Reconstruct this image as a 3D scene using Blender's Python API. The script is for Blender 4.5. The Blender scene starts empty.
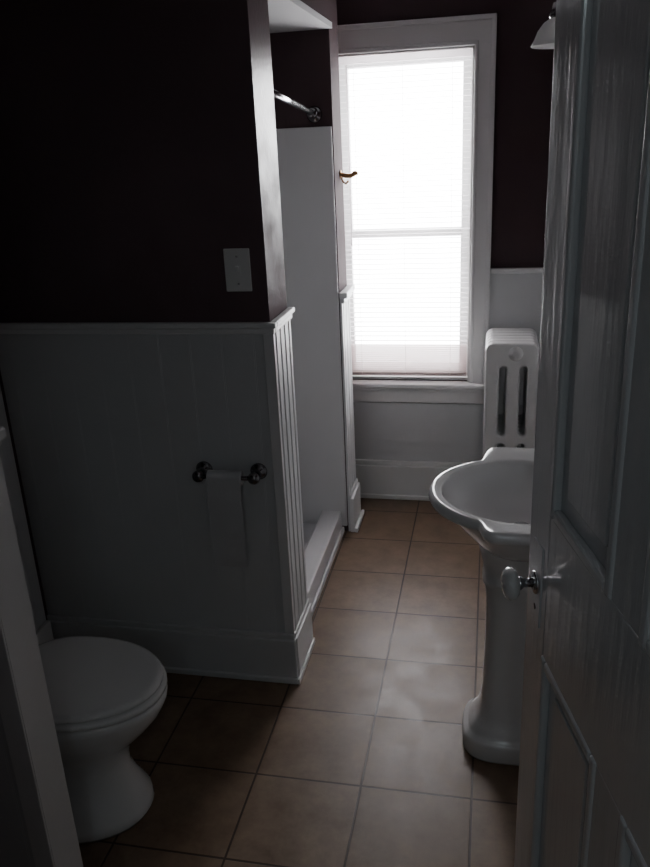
import bpy, bmesh, math
from mathutils import Vector, Matrix
C = bpy.context.scene.collection
pi = math.pi

# ---------------- materials ----------------
def mat(name, col, rough=0.5, metal=0.0, bump=0.0, bscale=30.0, var=0.0, vscale=3.0, coat=0.0, stretch=None, spec=0.5):
    m = bpy.data.materials.new(name); m.use_nodes = True
    nt = m.node_tree; b = nt.nodes['Principled BSDF']
    b.inputs['Base Color'].default_value = (*col, 1)
    b.inputs['Roughness'].default_value = rough
    b.inputs['Metallic'].default_value = metal
    b.inputs['Specular IOR Level'].default_value = spec
    if coat: b.inputs['Coat Weight'].default_value = coat; b.inputs['Coat Roughness'].default_value = 0.08
    g = nt.nodes.new('ShaderNodeNewGeometry')
    mp = nt.nodes.new('ShaderNodeMapping'); nt.links.new(g.outputs['Position'], mp.inputs['Vector'])
    if stretch: mp.inputs['Scale'].default_value = stretch
    if bump:
        n = nt.nodes.new('ShaderNodeTexNoise'); n.inputs['Scale'].default_value = bscale; n.inputs['Detail'].default_value = 4
        nt.links.new(mp.outputs['Vector'], n.inputs['Vector'])
        bp = nt.nodes.new('ShaderNodeBump'); bp.inputs['Strength'].default_value = bump; bp.inputs['Distance'].default_value = 0.01
        nt.links.new(n.outputs['Fac'], bp.inputs['Height']); nt.links.new(bp.outputs['Normal'], b.inputs['Normal'])
    if var:
        n = nt.nodes.new('ShaderNodeTexNoise'); n.inputs['Scale'].default_value = vscale; n.inputs['Detail'].default_value = 5
        nt.links.new(mp.outputs['Vector'], n.inputs['Vector'])
        r = nt.nodes.new('ShaderNodeValToRGB')
        r.color_ramp.elements[0].position = 0.3; r.color_ramp.elements[1].position = 0.7
        r.color_ramp.elements[0].color = (*[c*(1-var) for c in col], 1)
        r.color_ramp.elements[1].color = (*[min(1, c*(1+var)) for c in col], 1)
        nt.links.new(n.outputs['Fac'], r.inputs['Fac']); nt.links.new(r.outputs['Color'], b.inputs['Base Color'])
    return m

M_brown = mat('brown_wall_paint', (0.130, 0.088, 0.098), 0.30, bump=0.08, bscale=60, var=0.08, spec=0.30)
# paint gets duller / more scuffed lower down
_nt = M_brown.node_tree; _b = _nt.nodes['Principled BSDF']
_g = _nt.nodes.new('ShaderNodeNewGeometry'); _s = _nt.nodes.new('ShaderNodeSeparateXYZ'); _nt.links.new(_g.outputs['Position'], _s.inputs[0])
_n = _nt.nodes.new('ShaderNodeTexNoise'); _n.inputs['Scale'].default_value = 9; _nt.links.new(_g.outputs['Position'], _n.inputs['Vector'])
_a = _nt.nodes.new('ShaderNodeMath'); _a.operation = 'MULTIPLY_ADD'; _a.inputs[1].default_value = 0.45
_nt.links.new(_n.outputs['Fac'], _a.inputs[0]); _nt.links.new(_s.outputs['Z'], _a.inputs[2])
_r = _nt.nodes.new('ShaderNodeMapRange'); _r.inputs[1].default_value = 1.50; _r.inputs[2].default_value = 2.0; _r.inputs[3].default_value = 0.80; _r.inputs[4].default_value = 0.28
_nt.links.new(_a.outputs[0], _r.inputs[0]); _nt.links.new(_r.outputs[0], _b.inputs['Roughness'])
_r2 = _nt.nodes.new('ShaderNodeMapRange'); _r2.inputs[1].default_value = 1.50; _r2.inputs[2].default_value = 2.0; _r2.inputs[3].default_value = 0.04; _r2.inputs[4].default_value = 0.45
_nt.links.new(_a.outputs[0], _r2.inputs[0]); _nt.links.new(_r2.outputs[0], _b.inputs['Specular IOR Level'])

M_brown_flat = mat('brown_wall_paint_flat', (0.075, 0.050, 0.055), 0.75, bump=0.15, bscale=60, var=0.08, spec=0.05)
M_white = mat('white_trim_paint', (0.70, 0.70, 0.70), 0.36, bump=0.06, bscale=25, var=0.03)
M_wains = mat('white_wainscot_paint', (0.57, 0.58, 0.59), 0.42, bump=0.05, bscale=12, var=0.03)
M_ceil = mat('ceiling_paint', (0.60, 0.60, 0.61), 0.8, bump=0.1, bscale=80)
M_surr = mat('shower_surround_acrylic', (0.60, 0.60, 0.61), 0.3, bump=0.03, bscale=6)
M_door = mat('glossy_door_paint', (0.60, 0.62, 0.635), 0.17, bump=0.27, bscale=7, stretch=(5, 5, 0.6), coat=0.6)
M_porc = mat('white_porcelain', (0.72, 0.72, 0.72), 0.12, coat=0.5)
M_seat = mat('toilet_seat_plastic', (0.72, 0.72, 0.71), 0.22)
M_chrome = mat('chrome', (0.6, 0.6, 0.62), 0.15, 1.0)
M_bronze = mat('dark_nickel', (0.22, 0.21, 0.22), 0.25, 1.0)
M_brass = mat('brass', (0.30, 0.17, 0.08), 0.4, 1.0)
M_paper = mat('toilet_paper', (0.52, 0.52, 0.53), 0.9, bump=0.1, bscale=100)
M_rad = mat('radiator_white_enamel', (0.66, 0.66, 0.66), 0.3, bump=0.1, bscale=50)
M_plate = mat('switch_plastic', (0.75, 0.75, 0.74), 0.3)
M_dark = mat('keyhole_metal', (0.06, 0.05, 0.045), 0.4, 0.8)
M_wood = mat('hallway_floor_wood', (0.16, 0.09, 0.05), 0.4, var=0.3, vscale=4, stretch=(8, 0.6, 1))

def translucent_mat(name, col, fac):
    m = bpy.data.materials.new(name); m.use_nodes = True; nt = m.node_tree
    b = nt.nodes['Principled BSDF']; b.inputs['Base Color'].default_value = (*col, 1); b.inputs['Roughness'].default_value = 0.5
    t = nt.nodes.new('ShaderNodeBsdfTranslucent'); t.inputs['Color'].default_value = (*col, 1)
    mx = nt.nodes.new('ShaderNodeMixShader'); mx.inputs[0].default_value = fac
    nt.links.new(b.outputs[0], mx.inputs[1]); nt.links.new(t.outputs[0], mx.inputs[2])
    nt.links.new(mx.outputs[0], nt.nodes['Material Output'].inputs['Surface'])
    return m
M_blind = translucent_mat('blind_vinyl', (0.92, 0.89, 0.90), 0.68)
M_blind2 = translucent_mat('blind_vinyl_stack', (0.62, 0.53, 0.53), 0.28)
M_shade = translucent_mat('frosted_glass_shade', (0.8, 0.8, 0.8), 0.4)
M_glass = bpy.data.materials.new('window_glass'); M_glass.use_nodes = True
_nt = M_glass.node_tree; _t = _nt.nodes.new('ShaderNodeBsdfTransparent'); _g = _nt.nodes.new('ShaderNodeBsdfGlossy')
_g.inputs['Roughness'].default_value = 0.02
_mx = _nt.nodes.new('ShaderNodeMixShader'); _mx.inputs[0].default_value = 0.05
_nt.links.new(_t.outputs[0], _mx.inputs[1]); _nt.links.new(_g.outputs[0], _mx.inputs[2])
_nt.links.new(_mx.outputs[0], _nt.nodes['Material Output'].inputs['Surface'])

# floor tiles
M_tile = bpy.data.materials.new('ceramic_floor_tile'); M_tile.use_nodes = True
nt = M_tile.node_tree; b = nt.nodes['Principled BSDF']
g = nt.nodes.new('ShaderNodeNewGeometry')
mp = nt.nodes.new('ShaderNodeMapping'); mp.inputs['Location'].default_value = (0.0136+0.306*10, -0.255+0.2915*10, 0)
nt.links.new(g.outputs['Position'], mp.inputs['Vector'])
br = nt.nodes.new('ShaderNodeTexBrick'); br.offset = 0.0; br.squash = 1.0
br.inputs['Scale'].default_value = 1.0; br.inputs['Brick Width'].default_value = 0.306
br.inputs['Row Height'].default_value = 0.2915; br.inputs['Mortar Size'].default_value = 0.0036
br.inputs['Mortar Smooth'].default_value = 0.3
br.inputs['Color1'].default_value = (1, 1, 1, 1); br.inputs['Color2'].default_value = (0.88, 0.86, 0.84, 1); br.inputs['Mortar'].default_value = (0.22, 0.18, 0.16, 1)
nt.links.new(mp.outputs[0], br.inputs['Vector'])
n1 = nt.nodes.new('ShaderNodeTexNoise'); n1.inputs['Scale'].default_value = 9; n1.inputs['Detail'].default_value = 9; n1.inputs['Roughness'].default_value = 0.75
nt.links.new(g.outputs['Position'], n1.inputs['Vector'])
rp = nt.nodes.new('ShaderNodeValToRGB'); rp.color_ramp.elements[0].position = 0.36; rp.color_ramp.elements[1].position = 0.66
rp.color_ramp.elements[0].color = (0.140, 0.090, 0.056, 1); rp.color_ramp.elements[1].color = (0.225, 0.156, 0.104, 1)
nt.links.new(n1.outputs['Fac'], rp.inputs['Fac'])
ml = nt.nodes.new('ShaderNodeMix'); ml.data_type = 'RGBA'; ml.blend_type = 'MULTIPLY'; ml.inputs[0].default_value = 1
nt.links.new(rp.outputs['Color'], ml.inputs[6]); nt.links.new(br.outputs['Color'], ml.inputs[7])
nt.links.new(ml.outputs[2], b.inputs['Base Color'])
b.inputs['Specular IOR Level'].default_value = 0.42
rr = nt.nodes.new('ShaderNodeMapRange'); rr.inputs[1].default_value = 0.35; rr.inputs[2].default_value = 0.65; rr.inputs[3].default_value = 0.32; rr.inputs[4].default_value = 0.46
nt.links.new(n1.outputs['Fac'], rr.inputs[0]); nt.links.new(rr.outputs[0], b.inputs['Roughness'])
inv = nt.nodes.new('ShaderNodeMath'); inv.operation = 'SUBTRACT'; inv.inputs[0].default_value = 1.0
nt.links.new(br.outputs['Fac'], inv.inputs[1])
ad = nt.nodes.new('ShaderNodeMath'); ad.operation = 'MULTIPLY_ADD'; ad.inputs[1].default_value = 0.14
nt.links.new(n1.outputs['Fac'], ad.inputs[0]); nt.links.new(inv.outputs[0], ad.inputs[2])
bp = nt.nodes.new('ShaderNodeBump'); bp.inputs['Strength'].default_value = 0.7; bp.inputs['Distance'].default_value = 0.002
nt.links.new(ad.outputs[0], bp.inputs['Height']); nt.links.new(bp.outputs[0], b.inputs['Normal'])

# ---------------- helpers ----------------
def finish(name, bm, m, parent=None, smooth=False, bevel=0.0):
    me = bpy.data.meshes.new(name); bmesh.ops.recalc_face_normals(bm, faces=bm.faces); bm.to_mesh(me); bm.free()
    if smooth:
        for p in me.polygons: p.use_smooth = True
    o = bpy.data.objects.new(name, me); C.objects.link(o); me.materials.append(m)
    if bevel:
        md = o.modifiers.new('bevel', 'BEVEL'); md.width = bevel; md.segments = 3; md.limit_method = 'ANGLE'
    if parent: o.parent = parent
    return o

def addbox(bm, lo, hi):
    v = [bm.verts.new((x, y, z)) for x in (lo[0], hi[0]) for y in (lo[1], hi[1]) for z in (lo[2], hi[2])]
    for f in ((0,1,3,2),(4,6,7,5),(0,4,5,1),(2,3,7,6),(0,2,6,4),(1,5,7,3)):
        bm.faces.new([v[i] for i in f])

def boxes(name, bl, m, parent=None, bevel=0.0):
    bm = bmesh.new()
    for lo, hi in bl: addbox(bm, lo, hi)
    return finish(name, bm, m, parent, False, bevel)

def empty(name):
    o = bpy.data.objects.new(name, None); C.objects.link(o); o.empty_display_size = 0.1; return o

def loft(name, rings, m, parent=None, cap0=True, cap1=True, smooth=True):
    bm = bmesh.new(); R = []
    for r in rings: R.append([bm.verts.new(p) for p in r])
    n = len(rings[0])
    for a, b2 in zip(R[:-1], R[1:]):
        for i in range(n):
            bm.faces.new((a[i], a[(i+1) % n], b2[(i+1) % n], b2[i]))
    if cap0: bm.faces.new(R[0][::-1])
    if cap1: bm.faces.new(R[-1])
    o = finish(name, bm, m, parent, smooth)
    return o

def frame(axis):
    a = Vector(axis).normalized(); t = Vector((0, 0, 1)) if abs(a.z) < 0.9 else Vector((1, 0, 0))
    u = a.cross(t).normalized(); v = a.cross(u).normalized(); return a, u, v

def lathe(name, origin, axis, prof, m, parent=None, n=32):
    a, u, v = frame(axis); o = Vector(origin)
    rings = [[tuple(o + a*h + (u*math.cos(2*pi*i/n) + v*math.sin(2*pi*i/n))*max(r, 1e-4)) for i in range(n)] for h, r in prof]
    return loft(name, rings, m, parent)

def tube(name, p0, p1, r, m, parent=None, n=20):
    d = Vector(p1) - Vector(p0)
    return lathe(name, p0, d, [(0, r), (d.length, r)], m, parent, n)

def path_tube(name, pts, r, m, parent=None):
    cu = bpy.data.curves.new(name, 'CURVE'); cu.dimensions = '3D'; cu.bevel_depth = r; cu.bevel_resolution = 5; cu.use_fill_caps = True
    s = cu.splines.new('BEZIER'); s.bezier_points.add(len(pts)-1)
    for bpnt, p in zip(s.bezier_points, pts):
        bpnt.co = p; bpnt.handle_left_type = bpnt.handle_right_type = 'AUTO'
    return curve_to_mesh(name, cu, m, parent)

def curve_to_mesh(name, cu, m, parent=None, matrix=None, smooth=True):
    tmp = bpy.data.objects.new('tmp', cu); C.objects.link(tmp)
    bpy.context.view_layer.update()
    me = bpy.data.meshes.new_from_object(tmp.evaluated_get(bpy.context.evaluated_depsgraph_get()))
    bpy.data.objects.remove(tmp)
    if matrix: me.transform(matrix)
    me.materials.clear(); me.materials.append(m)
    for p in me.polygons: p.use_smooth = smooth
    me.name = name
    o = bpy.data.objects.new(name, me); C.objects.link(o)
    if parent: o.parent = parent
    return o

def beadboard(name, p0, p1, outn, z0, z1, m, pitch=0.045, thick=0.008, parent=None, deep=0.003):
    """panel along p0->p1 (xy), outward normal outn, with V grooves"""
    p0 = Vector((*p0, 0)); p1 = Vector((*p1, 0)); nrm = Vector((*outn, 0)); L = (p1-p0).length; d = (p1-p0).normalized()
    prof = []; k = max(1, round(L/pitch)); w = L/k
    for i in range(k):
        s = i*w
        if i == 0: prof.append((0, thick))
        c = s + w*0.5; q = 0.0035 if deep < 0.002 else w*0.08
        prof += [(c-2*q if deep >= 0.002 else c-q, thick), (c-q*0.7, thick-deep), (c, thick+deep*0.3), (c+q*0.7, thick-deep), (c+2*q if deep >= 0.002 else c+q, thick)]
    prof.append((L, thick))
    bm = bmesh.new(); rows = []
    for z in (z0, z1):
        rows.append([bm.verts.new(p0 + d*s + nrm*t + Vector((0, 0, z))) for s, t in prof])
    bk = []
    for z in (z0, z1):
        bk.append([bm.verts.new(p0 + Vector((0, 0, z))), bm.verts.new(p1 + Vector((0, 0, z)))])
    for i in range(len(prof)-1):
        bm.faces.new((rows[0][i], rows[0][i+1], rows[1][i+1], rows[1][i]))
    bm.faces.new((rows[0][0], rows[1][0], bk[1][0], bk[0][0])); bm.faces.new((rows[0][-1], bk[0][1], bk[1][1], rows[1][-1]))
    bm.faces.new([bk[1][0]] + rows[1] + [bk[1][1]]); bm.faces.new([bk[0][1]] + rows[0][::-1] + [bk[0][0]])
    bm.faces.new((bk[0][0], bk[1][0], bk[1][1], bk[0][1]))
    return finish(name, bm, m, parent)

# ---------------- room shell ----------------
XL, XR, YF, ZC = -1.50, 0.42, 3.65, 2.45
YD = 0.40   # hallway-side face of door wall
PE = -0.615 # partition end plane
boxes('floor', [((XL-0.15, YD, -0.1), (XR+0.15, YF+0.15, 0))], M_tile)
boxes('floor_hallway', [((-1.3, -1.5, -0.1), (1.1, YD, 0))], M_wood)
boxes('ceiling', [((XL-0.15, -1.6, ZC), (1.2, YF+0.15, ZC+0.1))], M_ceil)
boxes('wall_left', [((XL-0.15, YD, 0), (XL, YF+0.15, ZC))], M_brown_flat)
boxes('wall_right', [((XR, YD, 0), (XR+0.15, YF+0.15, ZC))], M_brown_flat)
WX0, WX1, WZ0, WZ1 = -0.69, -0.082, 0.61, 2.05
boxes('wall_far', [((XL, YF, 0), (WX0, YF+0.15, ZC)), ((WX1, YF, 0), (XR, YF+0.15, ZC)),
                   ((WX0, YF, 0), (WX1, YF+0.15, WZ0)), ((WX0, YF, WZ1), (WX1, YF+0.15, ZC))], M_brown_flat)
DX0, DX1, DZ = -0.58, 0.325, 2.08
boxes('wall_near', [((XL, YD, 0), (DX0, YD+0.1, ZC)), ((DX1, YD, 0), (XR, YD+0.1, ZC)), ((DX0, YD, DZ), (DX1, YD+0.1, ZC))], M_brown_flat)
boxes('wall_hallway', [((-1.4, -1.6, 0), (1.2, -1.5, ZC)), ((-1.4, -1.5, 0), (-1.3, YD, ZC)), ((1.1, -1.5, 0), (1.2, YD, ZC)),
                       ((-1.65, YD-0.1, 0), (DX0, YD, ZC)), ((DX1, YD-0.1, 0), (1.2, YD, ZC)), ((DX0, YD-0.1, DZ), (DX1, YD, ZC))], M_ceil)
boxes('wall_partition', [((XL, 2.155, 0), (PE, 2.36, ZC))], M_brown)
boxes('wall_stub', [((XL, 3.24, 0), (PE, 3.42, ZC))], M_brown_flat)
boxes('wall_shower_header', [((XL, 2.36, 2.12), (PE+0.01, 3.24, ZC))], M_brown_flat)
boxes('ceiling_shower', [((XL, 2.36, 2.10), (PE+0.012, 3.24, 2.12))], M_ceil)
boxes('trim_door_jamb', [((DX0, YD-0.1, 0), (DX0+0.02, YD+0.1, DZ)), ((DX1-0.005, YD-0.1, 0), (DX1, YD+0.1, DZ)), ((DX0, YD-0.1, DZ-0.02), (DX1, YD+0.1, DZ))], M_white)

# wainscot / trim
NH = 1.215  # near wainscot height
beadboard('trim_wainscot_partition', (XL, 2.155), (PE-0.0, 2.155), (0, -1), 0.0, NH, M_wains, pitch=0.10, thick=0.010, deep=0.0004)
beadboard('trim_wainscot_partition_end', (PE, 2.147), (PE, 2.352), (1, 0), 0.0, NH, M_wains, pitch=0.05, thick=0.010)
boxes('trim_corner', [((PE-0.02, 2.140, 0), (PE+0.012, 2.147, NH))], M_white, bevel=0.002)
def cap(name, lo, hi, z, m=M_white, ov=0.0):
    boxes(name, [((lo[0], lo[1], z-0.008), (hi[0], hi[1], z+0.008))], m, bevel=0.004)
cap('trim_cap_partition', (XL, 2.132), (PE+0.022, 2.155), NH+0.004)
boxes('trim_cap_partition_end', [((PE, 2.1551, NH-0.004), (PE+0.022, 2.372, NH+0.012)), ((PE, 2.1551, NH-0.022), (PE+0.015, 2.362, NH-0.004))], M_white, bevel=0.004)
boxes('trim_cap_partition_cove', [((XL, 2.138, NH-0.022), (PE+0.015, 2.155, NH-0.004))], M_white, bevel=0.004)
boxes('baseboard_partition', [((XL, 2.130, 0), (PE+0.016, 2.1451, 0.165)), ((XL, 2.134, 0.165), (PE+0.013, 2.1451, 0.185)), ((XL, 2.118, 0), (PE+0.018, 2.130, 0.02))], M_wains, bevel=0.004)
boxes('baseboard_partition_end', [((PE+0.010, 2.1452, 0), (PE+0.020, 2.362, 0.165)), ((PE+0.010, 2.1452, 0.165), (PE+0.015, 2.362, 0.185)), ((PE+0.018, 2.12, 0), (PE+0.026, 2.365, 0.02))], M_white, bevel=0.003)
# far stub
FH = 1.10
beadboard('trim_wainscot_stub', (PE, 3.235), (PE, 3.42), (1, 0), 0.0, FH, M_wains, pitch=0.06, thick=0.010)
boxes('trim_cap_stub', [((PE-0.0, 3.225, FH-0.012), (PE+0.035, 3.43, FH+0.012)), ((PE, 3.23, FH-0.035), (PE+0.022, 3.425, FH-0.012))], M_white, bevel=0.005)
boxes('baseboard_stub', [((PE+0.0101, 3.228, 0), (PE+0.03, 3.42, 0.17)), ((PE+0.0101, 3.23, 0.17), (PE+0.02, 3.42, 0.19)), ((PE+0.03, 3.225, 0), (PE+0.045, 3.43, 0.022))], M_white, bevel=0.004)
# far wall wainscot
boxes('trim_wainscot_far', [((XL, 3.638, 0), (XR, YF, 0.50)), ((0.0, 3.638, 0.50), (XR, YF, 1.13))], M_wains)
boxes('trim_cap_far', [((0.0, 3.62, 1.118), (XR, 3.6499, 1.14))], M_white, bevel=0.004)
boxes('baseboard_far', [((XL, 3.615, 0), (XR, 3.638, 0.175)), ((XL, 3.622, 0.175), (XR, 3.638, 0.20)), ((XL, 3.600, 0), (XR, 3.615, 0.022))], M_white, bevel=0.004)
# right wall wainscot
beadboard('trim_wainscot_right', (XR, YD+0.1), (XR, 3.60), (-1, 0), 0.0, NH-0.07, M_wains, pitch=0.09, thick=0.008)
boxes('trim_cap_right', [((XR-0.03, YD+0.1, NH-0.07), (XR, 3.615, NH-0.05))], M_white, bevel=0.004)
boxes('baseboard_right', [((XR-0.025, YD+0.1, 0), (XR-0.0085, 3.60, 0.18))], M_white, bevel=0.004)
# left wall wainscot
beadboard('trim_wainscot_left', (XL, YD+0.1), (XL, 2.118), (1, 0), 0.0, NH, M_wains, pitch=0.10, thick=0.008, deep=0.0004)
boxes('trim_cap_left', [((XL, YD+0.1, NH-0.012), (XL+0.03, 2.118, NH+0.012))], M_white, bevel=0.004)
boxes('baseboard_left', [((XL+0.0085, YD+0.1, 0), (XL+0.025, 2.118, 0.18))], M_white, bevel=0.004)

# near pony wall with cap
pw = boxes('wall_pony', [((XL+0.03, 1.13, 0), (-0.895, 1.215, 1.20))], M_wains)
beadboard('trim_wainscot_pony', (XL+0.03, 1.13), (-0.895, 1.13), (0, -1), 0.0, 1.20, M_wains, pitch=0.10, thick=0.008, deep=0.0004)
boxes('trim_corner_pony', [((-0.895, 1.122, 0), (-0.885, 1.217, 1.20)), ((-0.93, 1.117, 0), (-0.885, 1.122, 1.20))], M_white, bevel=0.002)
boxes('trim_cap_pony', [((XL+0.031, 1.110, 1.20), (-0.880, 1.225, 1.212)), ((XL+0.031, 1.104, 1.212), (-0.872, 1.231, 1.236))], M_white, bevel=0.005)

# ---------------- shower ----------------
sh = empty('shower_stall')
boxes('surround_far', [((XL+0.012, 3.228, 0.03), (PE-0.004, 3.2399, 1.76))], M_surr, sh, bevel=0.004)
boxes('surround_side', [((XL+0.0005, 2.372, 0.03), (XL+0.012, 3.2399, 1.76))], M_surr, sh)
boxes('surround_near', [((XL+0.0005, 2.3605, 0.03), (PE-0.01, 2.372, 1.76))], M_surr, sh)
boxes('pan', [((XL+0.0005, 2.3605, 0.0005), (-0.72, 3.2399, 0.035))], M_surr, sh)
boxes('curb', [((-0.735, 2.3605, 0.0005), (-0.645, 3.2399, 0.105)), ((-0.645, 2.3605, 0.0005), (-0.632, 3.228, 0.03))], M_surr, sh, bevel=0.008)
lathe('drain', (-1.1, 2.8, 0.034), (0, 0, 1), [(0, 0.04), (0.003, 0.04), (0.004, 0.03)], M_chrome, sh)
rod = empty('shower_curtain_rod')
pa, pb = Vector((-0.700, 2.3605, 1.885)), Vector((-0.685, 3.2395, 1.805))
tube('rod', pa, pb, 0.011, M_chrome, rod)
dd = (pa-pb).normalized()
lathe('flange_far', pb, dd, [(0, 0.030), (0.006, 0.031), (0.012, 0.026), (0.016, 0.016), (0.035, 0.016), (0.045, 0.021), (0.06, 0.020), (0.066, 0.012)], M_bronze, rod)
lathe('flange_near', pa, -dd, [(0, 0.034), (0.006, 0.036), (0.012, 0.030), (0.016, 0.018), (0.05, 0.018), (0.056, 0.012)], M_bronze, rod)

# ---------------- window ----------------
win = empty('window_1')
yj = YF+0.15
boxes('jamb', [((WX0-0.001, YF-0.012, WZ0), (WX0+0.012, yj, WZ1)), ((WX1-0.012, YF-0.012, WZ0), (WX1+0.001, yj, WZ1)), ((WX0, YF-0.012, WZ1-0.012), (WX1, yj, WZ1+0.001)), ((WX0, YF+0.02, WZ0-0.001), (WX1, yj+0.03, WZ0+0.012))], M_white, win)
cw = 0.078; CT = WZ1+0.10
cas = []
for x0, x1 in ((WX0-cw, WX0+0.004), (WX1-0.004, WX1+cw)):
    cas.append(((x0, YF-0.020, 0.60), (x1, YF, CT)))
cas.append(((WX0-cw, YF-0.021, WZ1-0.004), (WX1+cw, YF, CT)))
boxes('casing', cas, M_white, win, bevel=0.003)
boxes('casing_band', [((WX1+cw-0.016, YF-0.034, 0.60), (WX1+cw+0.004, YF, CT+0.004)), ((WX0-cw-0.004, YF-0.034, 0.60), (WX0-cw+0.016, YF, CT+0.004)),
                      ((WX0-cw-0.004, YF-0.035, CT-0.014), (WX1+cw+0.004, YF, CT+0.006)),
                      ((WX1-0.004, YF-0.028, 0.61), (WX1+0.012, YF, WZ1+0.012)), ((WX0-0.012, YF-0.028, 0.61), (WX0+0.004, YF, WZ1+0.012)), ((WX0-0.012, YF-0.0285, WZ1-0.004), (WX1+0.012, YF, WZ1+0.014))], M_white, win, bevel=0.004)
boxes('stool', [((WX0-0.10, YF-0.06, 0.585), (WX1+0.10, YF+0.02, 0.61))], M_white, win, bevel=0.008)
boxes('apron', [((WX0-cw, YF-0.022, 0.505), (WX1+cw, YF, 0.585)), ((WX0-cw, YF-0.032, 0.565), (WX1+cw, YF, 0.585))], M_white, win, bevel=0.004)
def sash(nm, y0, y1, z0, z1, bot, top):
    x0, x1 = WX0+0.012, WX1-0.012
    boxes(nm, [((x0, y0, z0), (x0+0.042, y1, z1)), ((x1-0.042, y0, z0), (x1, y1, z1)),
               ((x0+0.042, y0, z0), (x1-0.042, y1, z0+bot)), ((x0+0.042, y0, z1-top), (x1-0.042, y1, z1))], M_white, win, bevel=0.003)
    boxes(nm+'_glass', [((x0+0.04, (y0+y1)/2-0.002, z0+bot-0.002), (x1-0.04, (y0+y1)/2+0.002, z1-top+0.002))], M_glass, win)
sash('lower_sash', YF+0.055, YF+0.09, WZ0+0.012, 1.31, 0.05, 0.032)
sash('upper_sash', YF+0.095, YF+0.13, 1.28, WZ1-0.012, 0.032, 0.04)
# blinds
bl = empty('window_blind')
bx0, bx1 = WX0+0.014, WX1-0.014
boxes('headrail', [((bx0, YF+0.002, WZ1-0.040), (bx1, YF+0.035, WZ1-0.013))], M_blind, bl, bevel=0.003)
def slats(nm, zs, m, wd, tilt):
    bm = bmesh.new()
    for z in zs:
        n = 4; top = []
        for i in range(n+1):
            t = i/n; y = YF+0.006+wd*t; zz = z+0.0015*math.sin(pi*t) + tilt*(t-0.5)*2
            top.append((bm.verts.new((bx0+0.004, y, zz)), bm.verts.new((bx1-0.004, y, zz))))
        for a, b2 in zip(top[:-1], top[1:]): bm.faces.new((a[0], a[1], b2[1], b2[0]))
    return finish(nm, bm, m, bl, True)
zu = []; z = WZ1-0.055
while z > 0.785: zu.append(z); z -= 0.0225
zl = []
while z > 0.655: zl.append(z); z -= 0.0095
slats('slats', zu, M_blind, 0.022, 0.0)
slats('gathered_slats', zl, M_blind2, 0.025, 0.0012)
boxes('bottom_rail', [((bx0+0.002, YF+0.004, 0.632), (bx1-0.002, YF+0.032, 0.648))], M_blind2, bl, bevel=0.004)
for i, x in enumerate((bx0+0.08, (bx0+bx1)/2, bx1-0.08)):
    tube('ladder_cord_%d' % i, (x, YF+0.004, 0.64), (x, YF+0.004, WZ1-0.04), 0.0008, M_blind, bl, 6)
tube('tilt_wand', (bx0+0.05, YF-0.002, 1.25), (bx0+0.05, YF+0.001, WZ1-0.045), 0.003, M_blind, bl, 8)

# hook on stub
hk = empty('wall_hook')
lathe('plate', (PE+0.0002, 3.36, 1.575), (1, 0, 0), [(0, 0.018), (0.004, 0.017), (0.006, 0.01)], M_brass, hk)
path_tube('arm', [(PE+0.003, 3.36, 1.575), (PE+0.04, 3.36, 1.568), (PE+0.060, 3.36, 1.575)], 0.009, M_brass, hk)
lathe('tip', (PE+0.060, 3.36, 1.570), (0.3, 0, 1), [(0, 0.006), (0.004, 0.013), (0.012, 0.013), (0.018, 0.004)], M_brass, hk, 16)
path_tube('lower_arm', [(PE+0.003, 3.36, 1.565), (PE+0.02, 3.36, 1.54), (PE+0.034, 3.36, 1.548)], 0.004, M_brass, hk)

# light switch
sw = empty('light_switch')
sx, sz = -0.697, 1.375
boxes('plate', [((sx-0.038, 2.149, sz-0.06), (sx+0.038, 2.1549, sz+0.06))], M_plate, sw, bevel=0.004)
boxes('toggle', [((sx-0.005, 2.139, sz-0.004), (sx+0.005, 2.1495, sz+0.012))], M_plate, sw, bevel=0.002)
boxes('toggle_slot', [((sx-0.008, 2.1475, sz-0.014), (sx+0.008, 2.1495, sz+0.014))], M_plate, sw)
for i, dz in enumerate((-0.038, 0.038)):
    lathe('screw_%d' % i, (sx, 2.149, sz+dz), (0, -1, 0), [(0, 0.0035), (0.0012, 0.003)], M_chrome, sw, 12)

# toilet paper holder
tp = empty('toilet_paper_holder')
for i, x in enumerate((-0.856, -0.680)):
    lathe('post_%d' % i, (x, 2.145, 0.765), (0, -1, 0), [(0, 0.026), (0.004, 0.027), (0.009, 0.02), (0.014, 0.011), (0.03, 0.009), (0.045, 0.012), (0.052, 0.018), (0.062, 0.019), (0.07, 0.015), (0.074, 0.006)], M_bronze, tp, 24)
tube('roller', (-0.85, 2.085, 0.765), (-0.686, 2.085, 0.765), 0.007, M_bronze, tp)
tpr = empty('toilet_paper_roll')
bm = bmesh.new()
pr = []
R0 = 0.022
for i in range(37):
    a = pi/2 + 2*pi*i/36*0.999
    pr.append((2.085+R0*math.cos(a), 0.765+R0*math.sin(a)))
for x0, x1 in ((-0.822, -0.716),):
    A = [bm.verts.new((x0, y, z)) for y, z in pr]; B = [bm.verts.new((x1, y, z)) for y, z in pr]
    for i in range(len(pr)-1): bm.faces.new((A[i], A[i+1], B[i+1], B[i]))
o = finish('roll', bm, M_paper, tpr, True)
md = o.modifiers.new('s', 'SOLIDIFY'); md.thickness = 0.010; md.offset = -1
bm = bmesh.new(); rows = []
sp = [(2.085, 0.7885), (2.074, 0.786), (2.065, 0.778), (2.061, 0.765)] + [(2.061+0.004*k/15*2+0.002*math.sin(k*1.3), 0.765-0.0198*k) for k in range(1, 16)]
for y, z in sp: rows.append((bm.verts.new((-0.822, y, z)), bm.verts.new((-0.716, y, z))))
for a, b2 in zip(rows[:-1], rows[1:]): bm.faces.new((a[0], a[1], b2[1], b2[0]))
finish('hanging_sheet', bm, M_paper, tpr, True)

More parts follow.
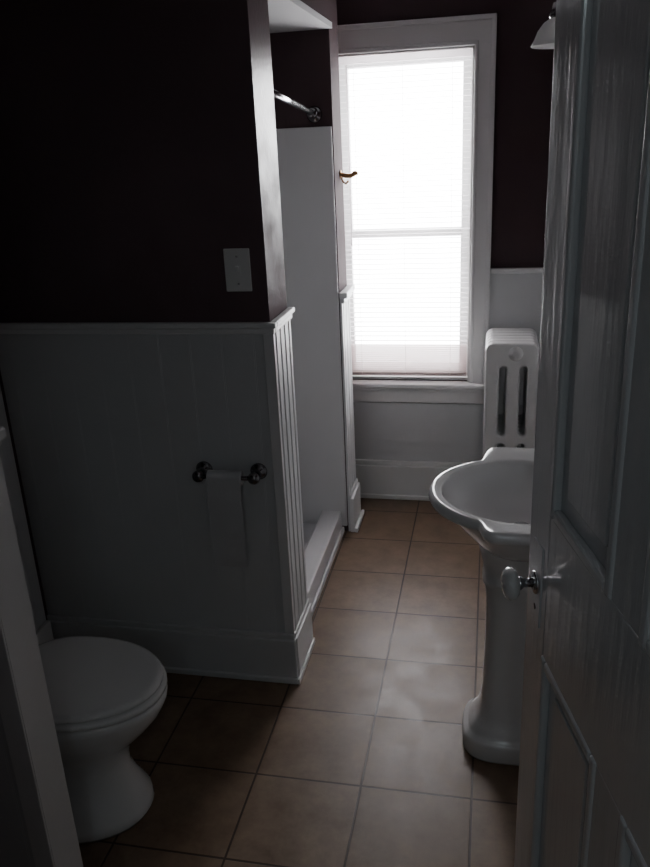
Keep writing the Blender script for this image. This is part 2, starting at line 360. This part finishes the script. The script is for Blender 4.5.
# ---------------- toilet (front faces +X) ----------------
to = empty('toilet'); TY = 1.545
def egg(xb, xf, hw, z, n=48, pw_f=1.0, cy=TY, e=2.2):
    xf = xf - 0.012; z = z*0.972
    xm = xb + (xf-xb)*0.45; pts = []
    for i in range(n):
        a = 2*pi*i/n; c, s = math.cos(a), math.sin(a)
        ex = 2/ (2.0 if c > 0 else e+0.6)
        x = xm + (xf-xm)*c if c > 0 else xm - (xm-xb)*abs(c)**ex
        y = cy + hw*(abs(s)**(2/2.1))*(1 if s >= 0 else -1)
        pts.append((x, y, z))
    return pts
bowl = [(-1.27, -0.872, 0.150, 0.0), (-1.27, -0.866, 0.154, 0.012), (-1.27, -0.870, 0.148, 0.035), (-1.27, -0.895, 0.120, 0.09), (-1.27, -0.915, 0.100, 0.15),
        (-1.27, -0.910, 0.103, 0.20), (-1.27, -0.880, 0.122, 0.25), (-1.27, -0.832, 0.152, 0.30), (-1.27, -0.798, 0.168, 0.345), (-1.27, -0.785, 0.175, 0.375), (-1.27, -0.783, 0.176, 0.393), (-1.26, -0.79, 0.170, 0.400)]
loft('bowl', [egg(a, b2, h, z) for a, b2, h, z in bowl], M_porc, to)
seat = [(-1.235, -0.790, 0.169, 0.402), (-1.24, -0.782, 0.176, 0.406), (-1.24, -0.782, 0.176, 0.416), (-1.235, -0.788, 0.172, 0.421)]
loft('seat', [egg(a, b2, h, z) for a, b2, h, z in seat], M_seat, to)
lid = [(-1.235, -0.800, 0.163, 0.422), (-1.24, -0.790, 0.170, 0.427), (-1.24, -0.789, 0.171, 0.434), (-1.237, -0.794, 0.167, 0.441), (-1.225, -0.806, 0.156, 0.445), (-1.21, -0.819, 0.144, 0.4445), (-1.19, -0.844, 0.123, 0.447), (-1.15, -0.9, 0.08, 0.449)]
loft('lid', [egg(a, b2, h, z) for a, b2, h, z in lid], M_seat, to)
for i, dy in enumerate((-0.075, 0.075)):
    boxes('hinge_%d' % i, [((-1.262, TY+dy-0.018, 0.388), (-1.225, TY+dy+0.018, 0.42))], M_seat, to, bevel=0.006)
def rrect(x0, x1, y0, y1, z, r=0.03, k=6):
    pts = []
    for cx, cy, a0 in ((x1-r, y1-r, 0), (x0+r, y1-r, pi/2), (x0+r, y0+r, pi), (x1-r, y0+r, 3*pi/2)):
        for i in range(k+1):
            a = a0 + pi/2*i/k; pts.append((cx+r*math.cos(a), cy+r*math.sin(a), z))
    return pts
loft('tank', [rrect(-1.465, -1.31, TY-0.18, TY+0.18, 0.38), rrect(-1.470, -1.303, TY-0.195, TY+0.195, 0.42), rrect(-1.47, -1.30, TY-0.205, TY+0.205, 0.72)], M_porc, to)
loft('tank_lid', [rrect(-1.473, -1.293, TY-0.212, TY+0.212, 0.72), rrect(-1.473, -1.290, TY-0.215, TY+0.215, 0.73), rrect(-1.473, -1.290, TY-0.215, TY+0.215, 0.748), rrect(-1.468, -1.298, TY-0.205, TY+0.205, 0.757)], M_porc, to)
boxes('tank_shelf', [((-1.45, TY-0.10, 0.30), (-1.22, TY+0.10, 0.388))], M_porc, to, bevel=0.02)
lathe('flush_lever_hub', (-1.302, TY-0.15, 0.66), (1, 0, 0), [(0, 0.012), (0.012, 0.012), (0.016, 0.008)], M_chrome, to, 16)
path_tube('flush_lever', [(-1.289, TY-0.15, 0.66), (-1.282, TY-0.11, 0.655), (-1.282, TY-0.075, 0.648)], 0.005, M_chrome, to)
tube('supply_line', (-1.40, TY-0.17, 0.38), (-1.42, TY-0.17, 0.15), 0.005, M_chrome, to, 10)

# ---------------- pedestal sink ----------------
sk = empty('pedestal_sink'); SX, SY = 0.098, 1.938
def sm(t): t = max(0, min(1, t)); return t*t*(3-2*t)
N = 240
def outer(i):
    th = 2*pi*i/N
    if th > pi: th -= 2*pi
    a = abs(th); s = math.sin(a); c = math.cos(a)
    rf = 1/math.sqrt((c/0.245)**2 + (s/0.226)**2)
    vb, ub = 0.282, 0.3135
    rb = (abs(s/vb)**14 + (abs(c/ub)**14 if c < 0 else (abs(c/0.16)**4)))**(-1/14) if c < 0 else ((s/vb)**8 + (c/0.20)**8)**(-1/8)
    k = sm((math.degrees(a)-60)/16.0)
    return th, rf*(1-k) + rb*k, k
def sring(scale, z, off=0.0, kz=0.010):
    pts = []
    for i in range(N):
        th, r, k = outer(i)
        rr = r*scale + off
        pts.append((SX - rr*math.cos(th), SY + rr*math.sin(th), z + kz*k))
    return pts
def iring(s, z, du=0.0):
    pts = []
    for i in range(N):
        th = 2*pi*i/N; c, sn = math.cos(th), math.sin(th)
        au = 0.212 if c > 0 else 0.13
        r = 1/math.sqrt((c/au)**2 + (sn/0.196)**2)*s
        pts.append((SX - r*c + du, SY + r*sn, z))
    return pts
def mixr(a, b2, t, dz=0): return [tuple(p[k]*(1-t)+q[k]*t + (dz if k == 2 else 0) for k in range(3)) for p, q in zip(a, b2)]
ZS = 0.83
def uring(s, z):
    pts = []
    for i in range(N):
        th, r, k = outer(i); c, sn = math.cos(th), math.sin(th)
        au = 0.237 if c > 0 else 0.30
        r2 = 1/math.sqrt((c/au)**2 + (sn/0.222)**2)
        pts.append((SX - r2*s*c, SY + r2*s*sn, z))
    return pts
o_top = sring(1, ZS, -0.014)
rings = [uring(0.30, 0.655), uring(0.42, 0.668), uring(0.54, 0.695), uring(0.69, 0.735), uring(0.82, 0.773), mixr(uring(0.88, 0.794), sring(1, 0.794, -0.03), 0.55), sring(1, 0.799, -0.012), sring(1, 0.803, -0.003), sring(1, 0.812), sring(1, 0.822, -0.003), sring(1, 0.829, -0.008), o_top]
i_top = iring(1.0, ZS-0.003)
rings += [mixr(o_top, i_top, 0.35, -0.001), mixr(o_top, i_top, 0.8, 0.0), i_top, iring(0.985, ZS-0.012), iring(0.94, ZS-0.035), iring(0.83, ZS-0.065), iring(0.66, ZS-0.088), iring(0.40, ZS-0.102), iring(0.12, ZS-0.107)]
loft('basin', rings, M_porc, sk)
lathe('drain', (SX, SY, ZS-0.1075), (0, 0, 1), [(0, 0.022), (0.003, 0.022), (0.004, 0.016)], M_chrome, sk, 20)
PX = 0.085
def sq(h, z, hy=None, e=3.2, n=64):
    hy = hy or h; pts = []
    for i in range(n):
        a = 2*pi*i/n; c, s = math.cos(a), math.sin(a)
        pts.append((PX + h*abs(c)**(2/e)*(1 if c >= 0 else -1), SY+0.028 + hy*abs(s)**(2/e)*(1 if s >= 0 else -1), z))
    return pts
ped = [(0.130, 0), (0.133, 0.008), (0.133, 0.050), (0.128, 0.062), (0.118, 0.066), (0.114, 0.078), (0.100, 0.096), (0.088, 0.122), (0.081, 0.16), (0.075, 0.30), (0.073, 0.42), (0.075, 0.50), (0.081, 0.545), (0.086, 0.552), (0.086, 0.565), (0.082, 0.572), (0.087, 0.61), (0.096, 0.65), (0.104, 0.69)]
loft('pedestal', [sq(h, z, h*0.86) for h, z in ped], M_porc, sk)
# faucet
lathe('faucet_base', (0.33, SY, ZS+0.008), (0, 0, 1), [(0, 0.028), (0.006, 0.027), (0.012, 0.018), (0.05, 0.015), (0.06, 0.012)], M_chrome, sk)
path_tube('spout', [(0.33, SY, 0.88), (0.315, SY, 0.93), (0.27, SY, 0.945), (0.225, SY, 0.915)], 0.010, M_chrome, sk)
for i, dy in enumerate((-0.10, 0.10)):
    lathe('handle_%d' % i, (0.33, SY+dy, ZS+0.008), (0, 0, 1), [(0, 0.024), (0.006, 0.022), (0.012, 0.012), (0.03, 0.011), (0.036, 0.022), (0.052, 0.024), (0.058, 0.016)], M_chrome, sk)

# ---------------- radiator ----------------
ra = empty('radiator')
def rad_section(nm, y, th):
    cu = bpy.data.curves.new(nm, 'CURVE'); cu.dimensions = '2D'; cu.fill_mode = 'BOTH'; cu.extrude = th/2-0.010; cu.bevel_depth = 0.010; cu.bevel_resolution = 3; cu.offset = -0.010
    def poly(pts):
        s = cu.splines.new('POLY'); s.points.add(len(pts)-1); s.use_cyclic_u = True
        for p, q in zip(s.points, pts): p.co = (q[0], q[1], 0, 1)
    x0, x1, zt, zb = -0.012, 0.208, 0.885, 0.07
    def arc(cx, cz, r, a0, a1, k=8, ry=None): return [(cx+r*math.cos(a0+(a1-a0)*i/k), cz+(ry or r)*math.sin(a0+(a1-a0)*i/k)) for i in range(k+1)]
    out = arc(x1-0.035, zt-0.035, 0.035, 0, pi/2) + arc(x0+0.035, zt-0.035, 0.035, pi/2, pi) + arc(x0+0.03, zb+0.03, 0.03, pi, 1.5*pi) + arc(x1-0.03, zb+0.03, 0.03, -pi/2, 0)
    poly(out)
    for cx in (0.062, 0.147):
        for z0, z1 in ((0.20, 0.44), (0.475, 0.785)):
            w = 0.0150
            poly((arc(cx, z1-w, w, 0, pi, 8) + arc(cx, z0+w, w, pi, 2*pi, 8))[::-1])
    M = Matrix.Translation((0, y, 0)) @ Matrix.Rotation(pi/2, 4, 'X')
    return curve_to_mesh(nm, cu, M_rad, ra, M, smooth=False)
ys = [3.305 + 0.0495*i for i in range(6)]
for i, y in enumerate(ys): rad_section('section_%d' % i, y, 0.050)
for i, (x, z) in enumerate(((0.10, 0.845), (0.10, 0.13))):
    tube('hub_%d' % i, (x, ys[0], z), (x, ys[-1], z), 0.032, M_rad, ra)
    lathe('plug_%d' % i, (x+0.012, ys[0]-0.024, z-0.003), (0, -1, 0), [(0, 0.030), (0.006, 0.030), (0.010, 0.020), (0.018, 0.018), (0.020, 0.010)], M_rad, ra)
for i, y in enumerate((ys[0], ys[-1])):
    for j, x in enumerate((0.012, 0.188)):
        lathe('foot_%d_%d' % (i, j), (x, y, 0), (0, 0, 1), [(0, 0.022), (0.012, 0.024), (0.03, 0.014), (0.08, 0.018), (0.09, 0.018)], M_rad, ra, 20)
path_tube('valve_pipe', [(0.10, ys[0]-0.03, 0.13), (0.10, 3.20, 0.13), (0.10, 3.19, 0.10), (0.10, 3.19, 0.001)], 0.012, M_rad, ra)

# ---------------- door ----------------
ang = math.radians(13.8)
E = Vector((0.084, 1.35, 0)); dirv = Vector((math.sin(ang), -math.cos(ang), 0)).normalized()
nl = Vector((dirv.y, -dirv.x, 0))
if nl.x > 0: nl = -nl
W, H, T = 0.84, 2.03, 0.035
DM = Matrix(((dirv.x, nl.x, 0, E.x), (dirv.y, nl.y, 0, E.y), (0, 0, 1, 0.012), (0, 0, 0, 1)))
dr = empty('door_1')
def dbox(nm, bl2, m, bevel=0.0):
    o = boxes(nm, bl2, m, dr, bevel); o.data.transform(DM)
    o.data.update(); return o
rails = [(0.0, 0.22), (0.80, 1.085), (1.90, H)]
st = 0.108; cxm = W/2
bl2 = [((0, -T, 0), (st, 0, H)), ((W-st, -T, 0), (W, 0, H))] + [((st, -T, a), (W-st, 0, c)) for a, c in rails]
bl2 += [((cxm-0.05, -T, 0.22), (cxm+0.05, 0, 0.80)), ((cxm-0.05, -T, 1.085), (cxm+0.05, 0, 1.90))]
dbox('frame', bl2, M_door, 0.0025)
pan = []; mold = []; fld = []
for x0, x1 in ((st, cxm-0.05), (cxm+0.05, W-st)):
    for z0, z1 in ((0.22, 0.80), (1.085, 1.90)):
        pan.append(((x0-0.002, -T+0.012, z0-0.002), (x1+0.002, -0.012, z1+0.002)))
        for f, bb in ((0, 1), (-T, -1)):
            y0, y1 = (f-0.013, f+0.004) if bb == 1 else (f-0.004, f+0.013)
            w = 0.018
            mold += [((x0-0.004, y0, z0-0.004), (x0+w, y1, z1+0.004)), ((x1-w, y0, z0-0.004), (x1+0.004, y1, z1+0.004)), ((x0+w, y0, z0-0.004), (x1-w, y1, z0+w)), ((x0+w, y0, z1-w), (x1-w, y1, z1+0.004))]
            y0, y1 = (f-0.013, f-0.007) if bb == 1 else (f+0.007, f+0.013)
            fld.append(((x0+0.05, y0, z0+0.05), (x1-0.05, y1, z1-0.05)))
dbox('panels', pan, M_door); dbox('panel_moulding', mold, M_door, 0.006); dbox('panel_fields', fld, M_door, 0.003)
dbox('lock_plate', [((0.035, -0.0005, 0.845), (0.085, 0.003, 1.005))], M_door, 0.001)
dbox('latch_plate', [((-0.0015, -T+0.008, 0.85), (0.0005, -0.008, 0.99))], M_dark)
def dl(p): return DM @ Vector(p)
M_knob = M_porc
lathe('knob_rose', dl((0.058, 0.003, 0.925)), nl, [(0, 0.022), (0.004, 0.021), (0.007, 0.012)], M_chrome, dr)
lathe('knob_stem', dl((0.058, 0.006, 0.925)), nl, [(0, 0.009), (0.02, 0.008), (0.026, 0.013), (0.03, 0.013)], M_chrome, dr)
lathe('knob', dl((0.058, 0.034, 0.925)), nl, [(0, 0.012), (0.004, 0.023), (0.011, 0.030), (0.019, 0.030), (0.026, 0.024), (0.030, 0.010)], M_knob, dr)
lathe('knob_back_stem', dl((0.058, -T, 0.925)), -nl, [(0, 0.021), (0.005, 0.012), (0.03, 0.009)], M_bronze, dr)
lathe('knob_back', dl((0.058, -T-0.028, 0.925)), -nl, [(0, 0.012), (0.004, 0.022), (0.011, 0.028), (0.019, 0.028), (0.026, 0.022), (0.030, 0.010)], M_knob, dr)
lathe('keyhole', dl((0.058, 0.003, 0.875)), nl, [(0, 0.006), (0.0008, 0.006)], M_dark, dr, 16)
for i, z in enumerate((0.25, 1.0, 1.78)):
    tube('hinge_%d' % i, dl((W+0.006, -T-0.002, z)), dl((W+0.006, -T-0.002, z+0.09)), 0.006, M_bronze, dr)

# ---------------- wall sconce over the sink ----------------
vl = empty('wall_sconce'); sy = 2.28
lathe('backplate', (XR-0.0005, sy, 1.98), (-1, 0, 0), [(0, 0.055), (0.01, 0.055), (0.018, 0.045), (0.024, 0.02)], M_bronze, vl)
path_tube('arm', [(XR-0.02, sy, 1.98), (XR-0.12, sy, 2.03), (XR-0.22, sy, 2.04), (XR-0.255, sy, 1.995)], 0.008, M_bronze, vl)
lathe('socket', (XR-0.255, sy, 2.005), (0, 0, -1), [(0, 0.012), (0.006, 0.030), (0.036, 0.038), (0.042, 0.034)], M_bronze, vl, 24)
lathe('shade', (XR-0.255, sy, 1.968), (0, 0, -1), [(0, 0.030), (0.012, 0.050), (0.03, 0.064), (0.05, 0.072), (0.064, 0.080), (0.066, 0.078), (0.060, 0.073), (0.05, 0.066), (0.02, 0.050), (0.008, 0.02)], M_shade, vl, 32)

# ---------------- fill light with an added fixture, unseen behind the camera ----------------
hl = empty('hallway_fill_lamp')
lathe('base', (0.1, -0.9, ZC), (0, 0, -1), [(0, 0.09), (0.02, 0.09), (0.025, 0.07)], M_bronze, hl)
lathe('globe', (0.1, -0.9, ZC-0.026), (0, 0, -1), [(0, 0.06), (0.02, 0.10), (0.06, 0.12), (0.10, 0.09), (0.12, 0.02)], M_shade, hl)
ld = bpy.data.lights.new('hall_fill', 'POINT'); ld.energy = 4.5; ld.color = (0.82, 0.96, 1.0); ld.shadow_soft_size = 0.12
lo = bpy.data.objects.new('fill_light', ld); lo.location = (0.1, -0.9, ZC-0.30); C.objects.link(lo); lo.parent = hl

# ---------------- sky + portal ----------------
w = bpy.data.worlds.new('overcast_sky'); bpy.context.scene.world = w; w.use_nodes = True
bg = w.node_tree.nodes['Background']; bg.inputs[0].default_value = (0.98, 0.985, 1.0, 1); bg.inputs[1].default_value = 22.0
pl = bpy.data.lights.new('window_portal', 'AREA'); pl.shape = 'RECTANGLE'; pl.size = WX1-WX0; pl.size_y = WZ1-WZ0
pl.cycles.is_portal = True
po = bpy.data.objects.new('window_portal', pl); C.objects.link(po); po.parent = win
po.location = ((WX0+WX1)/2, YF+0.16, (WZ0+WZ1)/2); po.rotation_euler = (-pi/2, 0, 0)

# ---------------- camera ----------------
cd = bpy.data.cameras.new('camera'); cd.sensor_fit = 'VERTICAL'; cd.sensor_height = 24.0; cd.lens = 790/867*24.0; cd.clip_start = 0.02
co = bpy.data.objects.new('camera', cd); C.objects.link(co)
f = Vector((-0.1999, 0.9171, -0.3450)).normalized(); r = Vector((0.9796, 0.1962, -0.0459)); r = (r - f*r.dot(f)).normalized(); u = r.cross(f)
Mx = Matrix((( r.x, u.x, -f.x, 0), (r.y, u.y, -f.y, 0), (r.z, u.z, -f.z, 1.7), (0, 0, 0, 1)))
co.matrix_world = Mx
bpy.context.scene.camera = co
